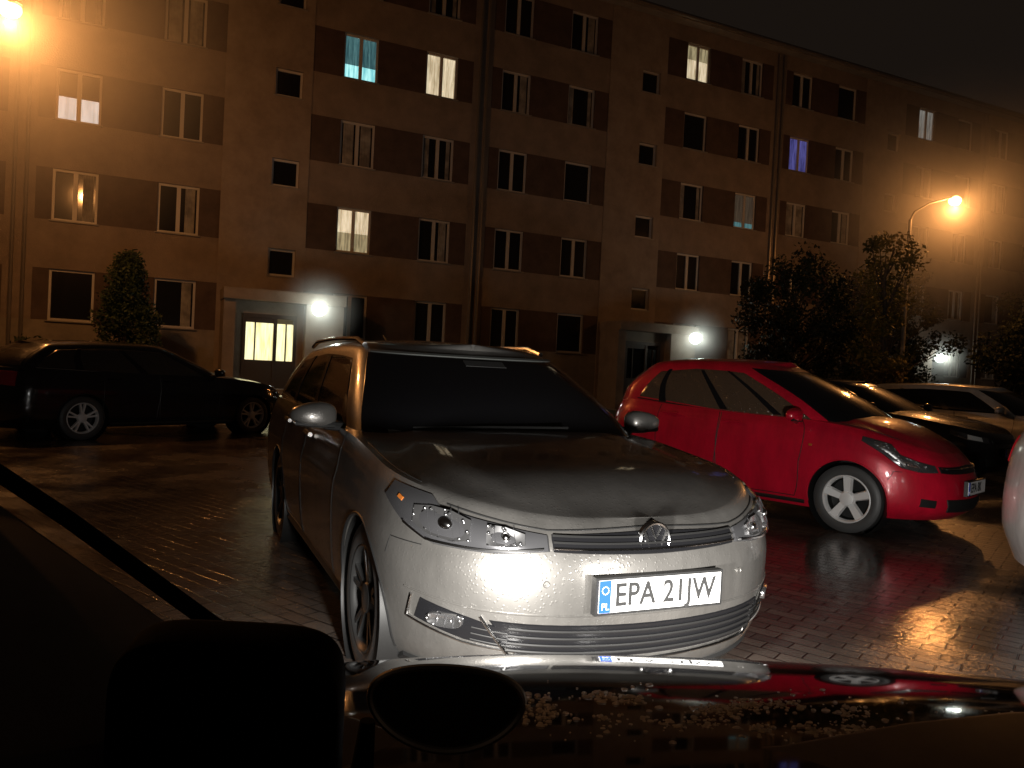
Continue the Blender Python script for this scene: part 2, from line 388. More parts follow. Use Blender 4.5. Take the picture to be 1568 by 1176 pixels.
for s in (1, -1):
    def sp(lst): return [(lambda q: ('P', s*q[0], q[1]))(gb.loc(*a)) for a in lst]
    gb.patch('headlamp_housing', sp([('y', .40, .674), ('y', .58, .657), ('y', .76, .667), ('x', .42, .71), ('x', .60, .805)]),
        sp([('y', .40, .728), ('y', .56, .758), ('y', .72, .796), ('x', .40, .832), ('x', .60, .858)]), DARKL, golf, .006, bulge=.014)
    gb.patch('lamp_reflector_outer', sp([('y', .648, .690), ('y', .70, .680), ('y', .765, .695), ('y', .80, .730)]), sp([('y', .638, .756), ('y', .69, .782), ('y', .745, .792), ('y', .79, .785)]), REFL, golf, .024, n=16, k=10, bulge=-.014)
    gb.patch('lamp_reflector_inner', sp([('y', .485, .687), ('y', .54, .679), ('y', .605, .682)]), sp([('y', .48, .724), ('y', .54, .744), ('y', .595, .750)]), REFL, golf, .022, n=14, k=8, bulge=-.012)
    gb.oval('bulb_outer', s*.715, .740, .020, .018, CHROME, golf, .020, .010)
    gb.oval('bulb_inner', s*.543, .713, .015, .013, CHROME, golf, .019, .008)
    for a in (-.04, -.02, .02, .04): gb.line('reflector_facet', sp([('y', .715+a, .692), ('y', .715+a*1.1, .783)]), .0014, DARKL, golf, off=.019)
    for a in (-.03, .03): gb.line('reflector_facet_b', sp([('y', .545+a, .686), ('y', .545+a, .740)]), .0014, DARKL, golf, off=.018)
    gb.patch('lamp_chrome_lower', sp([('y', .42, .677), ('y', .60, .664), ('y', .77, .675), ('x', .43, .725)]), sp([('y', .42, .683), ('y', .60, .671), ('y', .77, .684), ('x', .43, .735)]), CHROME, golf, .020, n=16, k=3)
    gb.patch('indicator', sp([('x', .47, .79), ('x', .50, .80)]), sp([('x', .47, .802), ('x', .50, .812)]), AMBER, golf, .016, n=4, k=3)
    gb.patch('fog_recess', sp([('y', .50, .325), ('y', .66, .345), ('y', .80, .395)]), sp([('y', .53, .40), ('y', .66, .435), ('y', .79, .475)]), GLOSSB, golf, .004, n=16)
    gb.oval('fog_lamp', s*.715, .412, .048, .025, REFL, golf, .016, -.012, .7)
    for a in (-.022, .0, .022): gb.line('fog_facet', sp([('y', .715+a, .392), ('y', .715+a, .432)]), .002, DARKL, golf, off=.01)
    for zz in (.35, .372, .394): gb.line('fog_slat', sp([('y', .53, zz-.008), ('y', .64, zz+.006)]), .003, BLACK, golf, off=.008)
    gb.line('fog_chrome', sp([('y', .50, .322), ('y', .66, .34), ('y', .815, .395)]), .005, CHROME, golf, off=.006)
    gb.line('fog_chrome_up', sp([('y', .815, .395), ('y', .81, .48)]), .005, CHROME, golf, off=.006)
    gb.line('bumper_gap', sp([('y', .79, .66), ('x', .48, .665), ('x', .50, .60)]), .0022, BLACK, golf, off=-.001)
    gb.line('bumper_fold', sp([('y', .0, .452), ('y', .62, .462), ('y', .83, .50)]), .004, SILVER, golf, off=.001)
    gb.line('hood_gap', sp([('y', .0, .752), ('y', .40, .742), ('y', .56, .768), ('y', .70, .804)]), .003, BLACK, golf, off=0.001)
    tube('hood_side_gap', [gb.top(.50+.08*k, s*.965, .0005) for k in range(9)], .0026, BLACK, golf, 6)
    tube('roof_rail', [Vector((2.25+.2*k, s*(.585), 1.415+.03*min(1, k, 9-k)+(.018*math.sin(math.pi*k/9)))) for k in range(10)], .016, CHROME, golf, 8)
gb.patch('upper_grille', [('y', -.395, .672), ('y', 0, .660), ('y', .395, .672)], [('y', -.395, .732), ('y', 0, .742), ('y', .395, .732)], GLOSSB, golf, .004, n=40)
for z in (.683, .703, .723): gb.line('grille_slat', [('y', -.39, z+.002), ('y', 0, z-.004), ('y', .39, z+.002)], .0045, BLACK if z != .683 else CHROME, golf, off=.008, seg=16)
gb.patch('lower_grille', [('y', -.50, .300), ('y', 0, .288), ('y', .50, .300)], [('y', -.60, .432), ('y', 0, .418), ('y', .60, .432)], GLOSSB, golf, .004, n=40)
for z in (.322, .348, .374, .40): gb.line('lower_slat', [('y', -.53, z+.006), ('y', 0, z-.006), ('y', .53, z+.006)], .005, BLACK, golf, off=.010, seg=16)
gb.line('lower_chrome', [('y', -.62, .442), ('y', -.51, .294), ('y', 0, .280), ('y', .51, .294), ('y', .62, .442)], .007, CHROME, golf, off=.006, seg=14)
gb.patch('front_lip', [('y', -.80, .185), ('y', 0, .183), ('y', .80, .185)], [('y', -.80, .225), ('y', 0, .215), ('y', .80, .225)], BLACK, golf, .012, n=30, k=4)
gb.oval('parking_sensor', .42, .565, .012, .012, SILVER, golf, .002, 0); gb.oval('parking_sensor_b', -.42, .565, .012, .012, SILVER, golf, .002, 0)
bx = gb.pos(0, gb.loc('y', 0, .71)[1]).x-.010
lathe('badge_ring', [(.052, .012), (.056, 0), (.062, -.002), (.067, .003), (.069, .02)], CHROME, golf, (0, 0, 0)).matrix_local = Matrix.Translation((bx, 0, .710)) @ Matrix.Rotation(R(-90), 4, 'Z') 
lathe('badge_disc', [(.055, .006), (0, .004)], GLOSSB, golf, (0, 0, 0)).matrix_local = Matrix.Translation((bx, 0, .710)) @ Matrix.Rotation(R(-90), 4, 'Z')
for k, (pts) in enumerate([[(-.045, .03), (-.018, -.045), (0, -.005), (.018, -.045), (.045, .03)], [(-.022, .048), (0, .004), (.022, .048)]]):
    tube('badge_letter', [(bx+.003, a, .710+b) for a, b in pts], .006, CHROME, golf, 6)
plate(golf, gb, .535, 'EPA 21JW')
gc.patch('sticker', [('P', .52, .07), ('P', .60, .07)], [('P', .52, .12), ('P', .60, .12)], mat('sticker', (.18, .18, .17), .6), golf, .009, n=3, k=3, depth=0)
gc.patch('shade_band', [('P', -.78, .90), ('P', 0, .90), ('P', .78, .90)], [('P', -.79, .925), ('P', 0, .925), ('P', .79, .925)], mat('shade_band', (.08, .085, .08), .6), golf, .008, n=30, k=2, depth=0)
gc.patch('rear_view_mirror', [('P', -.10, .80), ('P', .08, .80)], [('P', -.10, .87), ('P', .08, .87)], mat('inner_mirror', (.03, .03, .03), .4), golf, .008, n=6, k=4, depth=0)
tube('wiper', [(1.30, .55, 1.0), (1.22, .2, 1.015), (1.20, -.25, 1.02)], .007, BLACK, golf)
tube('wiper_b', [(1.27, -.1, 1.02), (1.3, -.45, 1.015), (1.42, -.66, 1.0)], .007, BLACK, golf)
tube('roof_aerial', [(3.9, 0, 1.45), (3.98, 0, 1.50), (4.12, 0, 1.55)], [.02, .01, .004], BLACK, golf)

# ------------------------------------------------------------------ red hatchback
RED = paint('red_paint', (.60, .006, .030), .12, .34, coat=.8, cr=.07)
J = dict(paint=RED, L=3.7, r=.305, axles=(.80, 3.12), cf=.75, cr=.5,
  belt=[(0, .70), (.1, .72), (.35, .82), (.7, .93), (1.0, .97), (2.0, 1.0), (3.7, 1.08)],
  xf=[(0, .12), (.1, .05), (.3, .0), (.6, .01), (.8, .05), (.92, .10), (1, .17)],
  xr=[(0, 3.62), (.3, 3.7), (.8, 3.66), (1, 3.6)],
  w=[(0, .79), (.1, .825), (.25, .84), (.5, .848), (.74, .842), (.8, .83), (.9, .81), (1, .765)],
  crown=[(.0, .0), (.17, .004), (.4, .05), (.8, .07), (3.6, .03)],
  cxf=[(0, .66), (.5, 1.13), (1, 1.75)], cxr=[(0, 3.56), (.5, 3.49), (1, 3.25)],
  cw=[(0, .745), (.3, .71), (.6, .66), (.85, .60), (.95, .56), (1, .52)], ccf=.45, ccr=.3,
  roof=[(.7, 1.44), (1.75, 1.49), (2.2, 1.512), (2.8, 1.50), (3.4, 1.45)], rcrown=.045, pillars=(1.16, 1.44, 1.80), glass=(1.0, 1.96, 1.90, .84),
  doors=((1.25, 2.10), (2.12, 2.82)), mirror=(1.28, 1.02), trim=BLACK, double=False, spokes=5, pillmat=GLOSSB, gm=WGLASS)
jz, jb, jc = car('red_hatchback', (4.17, 6.87, 0), R(135), J)
for s in (1, -1):
    def sp(lst): return [(lambda q: ('P', s*q[0], q[1]))(jb.loc(*a)) for a in lst]
    jb.patch('headlamp', sp([('y', .50, .60), ('y', .66, .60), ('y', .75, .63), ('x', .52, .74), ('x', .70, .84)]), sp([('y', .50, .66), ('y', .64, .70), ('y', .72, .75), ('x', .48, .83), ('x', .70, .88)]), DARKL, jz, .006, bulge=.015)
    jb.patch('headlamp_reflector', sp([('y', .60, .615), ('y', .745, .655), ('x', .48, .74), ('x', .60, .81)]), sp([('y', .60, .665), ('y', .72, .735), ('x', .47, .81), ('x', .60, .845)]), REFL, jz, .022, n=14, bulge=.01)
    jb.patch('fog_lamp', sp([('y', .55, .30), ('y', .66, .31)]), sp([('y', .55, .37), ('y', .66, .385)]), BLACK, jz, .006, n=8)
    jb.line('side_repeater', [('x', 1.12, .76), ('x', 1.15, .762)], .011, AMBER, jz, side=s, off=.0)
    jb.line('bumper_gap', sp([('y', .75, .60), ('x', .42, .60), ('x', .46, .52)]), .003, BLACK, jz, off=-.001)
    tube('hood_side_gap', [jb.top(.45+.08*k, s*.93, .001) for k in range(9)], .003, BLACK, jz, 6)
    jb.patch('tail_lamp', [('P', s*2.3, .72), ('P', s*2.6, .72)], [('P', s*2.3, .97), ('P', s*2.6, .97)], REDL, jz, .01, n=8)
    jc.patch('tail_lamp_upper', [('P', s*2.10, .02), ('P', s*2.3, .02)], [('P', s*2.12, .4), ('P', s*2.25, .4)], REDL, jz, .01, n=8)
jb.patch('grille', [('y', -.48, .60), ('y', 0, .585), ('y', .48, .60)], [('y', -.48, .655), ('y', 0, .66), ('y', .48, .655)], GLOSSB, jz, .006, n=30)
jb.line('grille_chrome', [('y', -.46, .635), ('y', 0, .628), ('y', .46, .635)], .007, CHROME, jz, off=.012)
jb.patch('lower_grille', [('y', -.42, .26), ('y', 0, .25), ('y', .42, .26)], [('y', -.46, .38), ('y', 0, .375), ('y', .46, .38)], BLACK, jz, .006, n=30)
plate(jz, jb, .47, 'EPA 8K')

# ------------------------------------------------------------------ other parked cars
def variant(base, **kw):
    d = dict(base); d.update(kw); return d
DK = paint('black_paint', (.014, .014, .016), .3, .22)
W = variant(G, paint=DK, axles=(.88, 3.68), L=4.75, rim=ALU,
  belt=[(0, .72), (.1, .735), (.3, .79), (.6, .85), (1.0, .905), (1.4, .94), (2.5, .965), (4.0, 1.0), (4.75, 1.01)],
  xr=[(0, 4.66), (.3, 4.75), (.8, 4.72), (1, 4.68)], cxr=[(0, 4.62), (.5, 4.5), (1, 4.2)], cxf=[(0, 1.2), (.5, 1.66), (1, 2.2)],
  roof=[(1.1, 1.34), (2.1, 1.385), (2.8, 1.41), (3.5, 1.40), (4.5, 1.33)], doors=((1.55, 2.55), (2.57, 3.4)), trim=CHROME, spokes=5, pillars=(1.4, 1.75))
wg, wbdy, wc = car('black_estate_car', (-4.61, 14.47, 0), R(-126.6), variant(W, gm=WGLD))
SG = paint('pale_silver_paint', (.55, .54, .52), .3, .3)
WH = paint('white_paint', (.78, .78, .78), 0, .3)
def fronts(e, b, s0=.6):
    for s in (1, -1):
        def sp(lst): return [(lambda q: ('P', s*q[0], q[1]))(b.loc(*a)) for a in lst]
        b.patch('headlamp', sp([('y', .50, s0), ('y', .76, s0+.03), ('x', .5, s0+.11)]), sp([('y', .50, s0+.08), ('y', .74, s0+.13), ('x', .5, s0+.18)]), DARKL, e, .008, bulge=.01)
        b.patch('headlamp_reflector', sp([('y', .60, s0+.02), ('y', .76, s0+.045)]), sp([('y', .60, s0+.08), ('y', .74, s0+.115)]), LENS, e, .018, n=10)
        b.patch('tail_lamp', [('P', s*2.35, .70), ('P', s*2.65, .72)], [('P', s*2.35, .95), ('P', s*2.65, .95)], REDL, e, .01, n=10)
    b.patch('grille', [('y', -.45, s0), ('y', .45, s0)], [('y', -.45, s0+.07), ('y', .45, s0+.07)], GLOSSB, e, .006, n=30)
    b.patch('lower_grille', [('y', -.5, .27), ('y', .5, .27)], [('y', -.55, .39), ('y', .55, .39)], BLACK, e, .006, n=30)
fronts(wg, wbdy)
c1, b1, _ = car('dark_sedan', (7.3, 11.2, 0), R(128), variant(W, paint=DK)); fronts(c1, b1); plate(c1, b1, .47, 'EPA 4T')
c2, b2, _ = car('silver_estate_car', (10.2, 12.6, 0), R(125), variant(G, paint=SG, rim=ALU)); fronts(c2, b2, .64); plate(c2, b2, .50, 'EPA 7L')
c3, b3, _ = car('white_hatchback', (6.90, 4.0, 0), R(163), variant(J, paint=WH, gm=GLASS)); fronts(c3, b3, .58); plate(c3, b3, .47, 'EPA 1R')
for s in (1, -1):
    b3.patch('tail_lamp_high', [('P', s*1.95, .80), ('P', s*2.4, .80)], [('P', s*1.95, .99), ('P', s*2.4, .99)], REDL, c3, .014, n=8)

# ------------------------------------------------------------------ own car (bonnet, dashboard) around the viewpoint
own = empty('car_interior')
HOODM = mat('wet_bonnet_paint', (.010, .010, .011), .05, .0, coat=.3, spec=.4)
V = []; F = []; nx, nz = 40, 60
def hood_h(x, z):
    q = abs((x-.475)/.925); return 1.317-.374*z-.20*(z-1.42)**2-.02*q**2-.5*max(0, q-.8)**2
for j in range(nz+1):
    z = .56+.90*j/nz
    for i in range(nx+1):
        x = -.45+1.85*i/nx; q = abs((x-.475)/.925); V.append((x, z-.16*q**3*(j/nz), hood_h(x, z)))
for j in range(nz):
    for i in range(nx):
        a = j*(nx+1)+i; F.append((a, a+1, a+nx+2, a+nx+1))
base = len(V)
for i in range(nx+1):
    v = V[nz*(nx+1)+i]; V.append((v[0], v[1]+.03, v[2]-.04))
for i in range(nx+1):
    v = V[nz*(nx+1)+i]; V.append((v[0], v[1]+.04, v[2]-.35))
for i in range(nx):
    a = nz*(nx+1)+i; b = base+i; F.append((a, a+1, b+1, b)); F.append((b, b+1, b+nx+2, b+nx+1))
mobj('bonnet', V, F, HOODM, own, ang=60)
WAT = bpy.data.materials.new('water_beads'); WAT.use_nodes = True; nt = WAT.node_tree; nt.nodes.clear()
o_ = nt.nodes.new('ShaderNodeOutputMaterial'); t_ = nt.nodes.new('ShaderNodeBsdfTranslucent'); t_.inputs['Color'].default_value = (1, 1, 1, 1)
g_ = nt.nodes.new('ShaderNodeBsdfGlass'); g_.inputs['Roughness'].default_value = .05; g_.inputs['IOR'].default_value = 1.15; x_ = nt.nodes.new('ShaderNodeMixShader'); x_.inputs[0].default_value = .5
nt.links.new(t_.outputs[0], x_.inputs[1]); nt.links.new(g_.outputs[0], x_.inputs[2]); nt.links.new(x_.outputs[0], o_.inputs['Surface'])
rn = random.Random(5); V = []; F = []
cl = [(rn.uniform(.04, .42), rn.uniform(.78, .90)) for _ in range(22)]
for _ in range(900):
    if rn.random() < .85: cx, cz = rn.choice(cl); x = cx+rn.gauss(0, .013); z = cz+rn.gauss(0, .012)
    else: x = rn.uniform(-.05, .8); z = rn.uniform(.74, .98)
    if z < .6 or z > 1.05: continue
    r = .0006+.0017*rn.random()**2; ex = 1+rn.random()*1.6; h0 = hood_h(x, z); sl = (hood_h(x, z+.01)-h0)/.01; i = len(V); n = 8
    for rr, hh in ((1, -.0005), (.85, r*.6), (.45, r*1.0)):
        for k in range(n):
            a = 2*math.pi*k/n; dx = r*rr*ex*math.cos(a)*(1+.2*math.sin(3*a+x*90)); dz = r*rr*math.sin(a)*1.3; V.append((x+dx, z+dz, h0+sl*dz+hh))
    V.append((x, z, h0+r*1.1))
    for j in range(2):
        for k in range(n): F.append((i+j*n+k, i+j*n+(k+1) % n, i+(j+1)*n+(k+1) % n, i+(j+1)*n+k))
    for k in range(n): F.append((i+2*n+k, i+2*n+(k+1) % n, i+3*n))
mobj('water_beads', V, F, WAT, own, ang=80)
DASH = mat('dashboard_plastic', (.05, .045, .04), .5, spec=.5); add_var(DASH, (.06, .052, .045), (.11, .095, .08), 8)
SOFT = mat('black_soft_plastic', (.003, .003, .003), .9, spec=.1)
def prism(name, pts, y0, y1, m, parent, bev=.01, tilt=0.):
    n = len(pts); V = [(x, y1, z) for x, z in pts]+[(x, y0, z-tilt) for x, z in pts]
    F = [tuple(range(n)), tuple(range(2*n-1, n-1, -1))]+[(k, n+k, n+(k+1) % n, (k+1) % n) for k in range(n)]
    o = mobj(name, V, F, m, parent, smooth=False)
    md = o.modifiers.new('bev', 'BEVEL'); md.width = bev; md.segments = 3; o.data.shade_smooth(); return o
prism('dashboard', [(-.62, .6), (-.62, 1.23), (-.30, 1.025), (-.17, .965), (-.08, .94), (.02, .932), (.15, .936), (.28, .950), (.40, .978), (.50, .994), (.62, 1.002), (.78, 1.004), (1.2, .99), (1.2, .6)], .50, .75, DASH, own, .010, .03)
tube('windscreen_wiper_arm', [(-.70, .78, 1.28), (-.45, .79, 1.125), (-.30, .80, 1.02), (-.20, .80, .965)], .009, SOFT, own)
pts = []
for k in range(41):
    a = math.pi*k/40; cx = math.cos(a); sx_ = math.sin(a)
    pts.append((-.203-.086*(abs(cx)**.45)*(1 if cx > 0 else -1), 1.035+.062*(abs(sx_)**.5)))
prism('instrument_binnacle', [(pts[0][0], .6)]+pts+[(pts[-1][0], .6)], .56, .60, SOFT, own, .008, .012)
RIM = mat('satin_rim', (.9, .80, .64), .3, 1.)
FACE = mat('smoked_face', (.05, .042, .03), .4)
ring = lambda rx, rz, y, k: (-.039+rx*math.cos(k*math.pi/24), y, 1.036+rz*math.sin(k*math.pi/24)+.004*math.cos(k*math.pi/12))
tube('mirror_rim', [ring(.060, .033, .60, a) for a in range(49)], .0030, RIM, own, 8)
V = [(-.039, .603, 1.036)]+[ring(.059, .032, .602, a) for a in range(48)]
mobj('mirror_face', V, [(0, 1+k, 1+(k+1) % 48) for k in range(48)], FACE, own)
tube('mirror_stalk', [(-.10, .60, 1.02), (-.105, .60, .95), (-.06, .60, .86)], [.006, .012, .02], SOFT, own)
b = MB(); b.box(-.65, 1.25, -1.2, .15, 1.50, 1.54, SOFT); b.box(-.68, -.64, -1.2, .45, .4, 1.02, SOFT); b.obj('unseen_roof_and_door', own)  # unseen roof and door panels, added to keep lamp light off the dashboard

# ------------------------------------------------------------------ ground
ground = MB(); GP = mat('wet_block_paving', (.05, .045, .04), .2)
ground.quad((-200, -60, 0), (200, -60, 0), (200, 300, 0), (-200, 300, 0), GP); ground = ground.obj('ground')
tc = nd(GP, 'ShaderNodeTexCoord'); mp = nd(GP, 'ShaderNodeMapping'); mp.inputs['Rotation'].default_value = (0, 0, R(38))
nw = nd(GP, 'ShaderNodeTexNoise'); nw.inputs['Scale'].default_value = 1.2; nw.inputs['Detail'].default_value = 2; lk(GP, tc.outputs['Object'], nw.inputs['Vector'])
wv = nd(GP, 'ShaderNodeVectorMath', operation='SCALE'); wv.inputs['Scale'].default_value = .05; lk(GP, nw.outputs['Color'], wv.inputs[0])
av = nd(GP, 'ShaderNodeVectorMath', operation='ADD'); lk(GP, tc.outputs['Object'], av.inputs[0]); lk(GP, wv.outputs[0], av.inputs[1]); lk(GP, av.outputs[0], mp.inputs['Vector'])
br = nd(GP, 'ShaderNodeTexBrick'); br.inputs['Scale'].default_value = 1; br.inputs['Brick Width'].default_value = .2; br.inputs['Row Height'].default_value = .1
br.inputs['Mortar Size'].default_value = .006; br.inputs['Mortar Smooth'].default_value = .6; br.inputs['Bias'].default_value = 0
br.inputs['Color1'].default_value = (.14, .112, .092, 1); br.inputs['Color2'].default_value = (.075, .062, .054, 1); br.inputs['Mortar'].default_value = (.015, .013, .012, 1)
lk(GP, mp.outputs['Vector'], br.inputs['Vector'])
no = nd(GP, 'ShaderNodeTexNoise'); no.inputs['Scale'].default_value = .55; no.inputs['Detail'].default_value = 5; no.inputs['Roughness'].default_value = .6; lk(GP, tc.outputs['Object'], no.inputs['Vector'])
cr = nd(GP, 'ShaderNodeValToRGB'); cr.color_ramp.elements[0].position = .42; cr.color_ramp.elements[1].position = .58
lk(GP, no.outputs['Fac'], cr.inputs['Fac'])
mx = nd(GP, 'ShaderNodeMix', data_type='RGBA'); lk(GP, cr.outputs['Color'], mx.inputs[0]); lk(GP, br.outputs['Color'], mx.inputs[6])
mx2 = nd(GP, 'ShaderNodeMix', data_type='RGBA', blend_type='MULTIPLY'); mx2.inputs[0].default_value = 1; lk(GP, br.outputs['Color'], mx2.inputs[6]); mx2.inputs[7].default_value = (.6, .6, .6, 1)
lk(GP, mx2.outputs[2], mx.inputs[7]); lk(GP, mx.outputs[2], bs(GP).inputs['Base Color'])
n2 = nd(GP, 'ShaderNodeTexNoise'); n2.inputs['Scale'].default_value = 45; n2.inputs['Detail'].default_value = 4; lk(GP, tc.outputs['Object'], n2.inputs['Vector'])
mr = nd(GP, 'ShaderNodeMapRange'); mr.inputs['To Min'].default_value = .32; mr.inputs['To Max'].default_value = .10; lk(GP, cr.outputs['Color'], mr.inputs['Value']); lk(GP, mr.outputs['Result'], bs(GP).inputs['Roughness'])
ma = nd(GP, 'ShaderNodeMath', operation='MULTIPLY_ADD'); lk(GP, n2.outputs['Fac'], ma.inputs[0]); ma.inputs[1].default_value = .45
inv = nd(GP, 'ShaderNodeMath', operation='SUBTRACT'); inv.inputs[0].default_value = 1; lk(GP, br.outputs['Fac'], inv.inputs[1]); lk(GP, inv.outputs[0], ma.inputs[2])
mr2 = nd(GP, 'ShaderNodeMapRange'); mr2.inputs['To Min'].default_value = .9; mr2.inputs['To Max'].default_value = .38; lk(GP, cr.outputs['Color'], mr2.inputs['Value'])
bu = nd(GP, 'ShaderNodeBump'); bu.inputs['Distance'].default_value = .008; lk(GP, mr2.outputs['Result'], bu.inputs['Strength']); lk(GP, ma.outputs[0], bu.inputs['Height']); lk(GP, bu.outputs['Normal'], bs(GP).inputs['Normal'])

# ------------------------------------------------------------------ apartment building
TH = math.atan(.47)
BLD = empty('apartment_building', (0, 27.4, 0), TH)
PL = mat('plaster', (.30, .25, .19), .85); tcp, nop = add_var(PL, (.185, .145, .115), (.27, .215, .17), 1.1, 9)
b_ = nd(PL, 'ShaderNodeBump'); b_.inputs['Distance'].default_value = .01; n_ = nd(PL, 'ShaderNodeTexNoise'); n_.inputs['Scale'].default_value = 25; lk(PL, tcp.outputs['Object'], n_.inputs['Vector']); lk(PL, n_.outputs['Fac'], b_.inputs['Height']); lk(PL, b_.outputs['Normal'], bs(PL).inputs['Normal'])
PLB = mat('bay_plaster', (.34, .28, .21), .85); add_var(PLB, (.21, .165, .13), (.30, .245, .195), 1.4, 9)
BR = mat('brown_panel', (.085, .055, .04), .8); add_var(BR, (.060, .038, .029), (.095, .063, .048), 2.0, 8)
FR = mat('white_frame', (.50, .48, .45), .45)
GL = mat('window_glass', (.012, .012, .013), .08, spec=.5)
SILL = mat('sill_metal', (.25, .23, .20), .5)
DPIPE = mat('drain_pipe_zinc', (.22, .19, .16), .35, .5)
CUR = mat('curtain', (.25, .24, .22), .9); add_var(CUR, (.16, .15, .14), (.34, .33, .30), 2.5, 2)
CONC = mat('concrete', (.28, .25, .21), .85); add_var(CONC, (.19, .165, .14), (.28, .245, .20), 1.5, 8)
ROOFM = mat('roof_felt', (.03, .03, .03), .9)
def lit(name, c1, c2, st, sc_=6):
    m = mat(name, (.1, .1, .1), .8); tc, no = add_var(m, c1, c2, sc_, 2); mp = nd(m, 'ShaderNodeMapping'); mp.inputs['Scale'].default_value = (3, 3, .25)
    lk(m, tc.outputs['Object'], mp.inputs['Vector']); lk(m, mp.outputs['Vector'], no.inputs['Vector'])
    cr = [n for n in m.node_tree.nodes if n.type == 'VALTORGB'][0]; lk(m, cr.outputs['Color'], bs(m).inputs['Emission Color']); bs(m).inputs['Emission Strength'].default_value = st
    return m
LW = lit('lit_room_warm', (.50, .40, .24), (1, .86, .60), .75)
LW2 = lit('lit_room_dim', (.22, .18, .10), (.60, .52, .30), .55)
LC = lit('lit_room_cyan', (.16, .55, .6), (.5, 1, 1), 1.0)
LCD = lit('lit_room_cyan_dim', (.02, .06, .07), (.07, .17, .18), 1.)
LB = lit('lit_room_blue', (.03, .03, .12), (.10, .10, .34), .8)
LD = lit('lit_door', (.7, .65, .3), (1, .95, .6), 1.3)
LG = lit('lit_grey', (.16, .15, .13), (.42, .42, .38), .5)
LG2 = lit('lit_blind', (.5, .5, .46), (.7, .7, .66), .9)
LK = lit('lit_faint', (.03, .022, .015), (.06, .045, .03), .8)
P0, PER = -8.11, 13.36
TOPS = [3.5, 6.27, 9.04, 11.81, 14.50]; WH_ = 1.43; WW = 1.12; ROOFZ = 15.1; DP = .16
wall = MB(); fr = MB(); gl = MB()
def window(xc, zt, w=WW, h=WH_, kind=None, panes=2, curtain=0):
    x0, x1, z0 = xc-w/2, xc+w/2, zt-h; t = .065
    fr.box(x0, x0+t, DP-.07, DP, z0, zt, FR); fr.box(x1-t, x1, DP-.07, DP, z0, zt, FR)
    fr.box(x0+t, x1-t, DP-.07, DP, z0, z0+t, FR); fr.box(x0+t, x1-t, DP-.07, DP, zt-t, zt, FR)
    if panes == 2: fr.box(xc-.055, xc+.055, DP-.075, DP-.002, z0+t, zt-t, FR)
    fr.box(x0-.05, x1+.05, -.07, DP-.075, z0-.035, z0-.002, SILL)
    gy = DP-.02
    if kind is None:
        gl.quad((x0+t, gy, z0+t), (x1-t, gy, z0+t), (x1-t, gy, zt-t), (x0+t, gy, zt-t), GL)
        if curtain:
            for (a, b) in ([(.09, .24), (.78, .90)] if curtain == 1 else [(.66, .9)] if curtain == 2 else [(.1, .40), (.60, .9)]):
                n = 8
                for k in range(n):
                    xa = x0+(a+(b-a)*k/n)*w; xb = x0+(a+(b-a)*(k+1)/n)*w; ya = gy-.006-(.010 if k % 2 else 0); yb = gy-.006-(0 if k % 2 else .010)
                    gl.quad((xa, ya, z0+t), (xb, yb, z0+t), (xb, yb, zt-t), (xa, ya, zt-t), CUR)
    else:
        mlo, mhi, fsp = kind
        zs = z0+t+(zt-z0-2*t)*fsp
        gl.quad((x0+t, gy, z0+t), (x1-t, gy, z0+t), (x1-t, gy, zs), (x0+t, gy, zs), mlo)
        if fsp < 1: gl.quad((x0+t, gy, zs), (x1-t, gy, zs), (x1-t, gy, zt-t), (x0+t, gy, zt-t), mhi)
OFFS = [2.2, 4.94, 7.72, 10.37]
LIT = {(0, 0, 3): (LC, LCD, .32), (0, 1, 3): (LW, LW, 1), (0, 0, 1): (LW2, LW, .45),
       (1, 0, 4): (LW, LW2, .6), (1, 1, 2): (LCD, LK, .15), (1, 2, 3): (LB, LB, 1), (2, 0, 4): (LG, LG, 1), (-1, 2, 2): (LG2, GL, .48)}
rnd = random.Random(3)
X0, X1 = P0-PER*2-1.85, P0+PER*4-1.85
DM = mat('door_frame', (.06, .05, .045), .5)
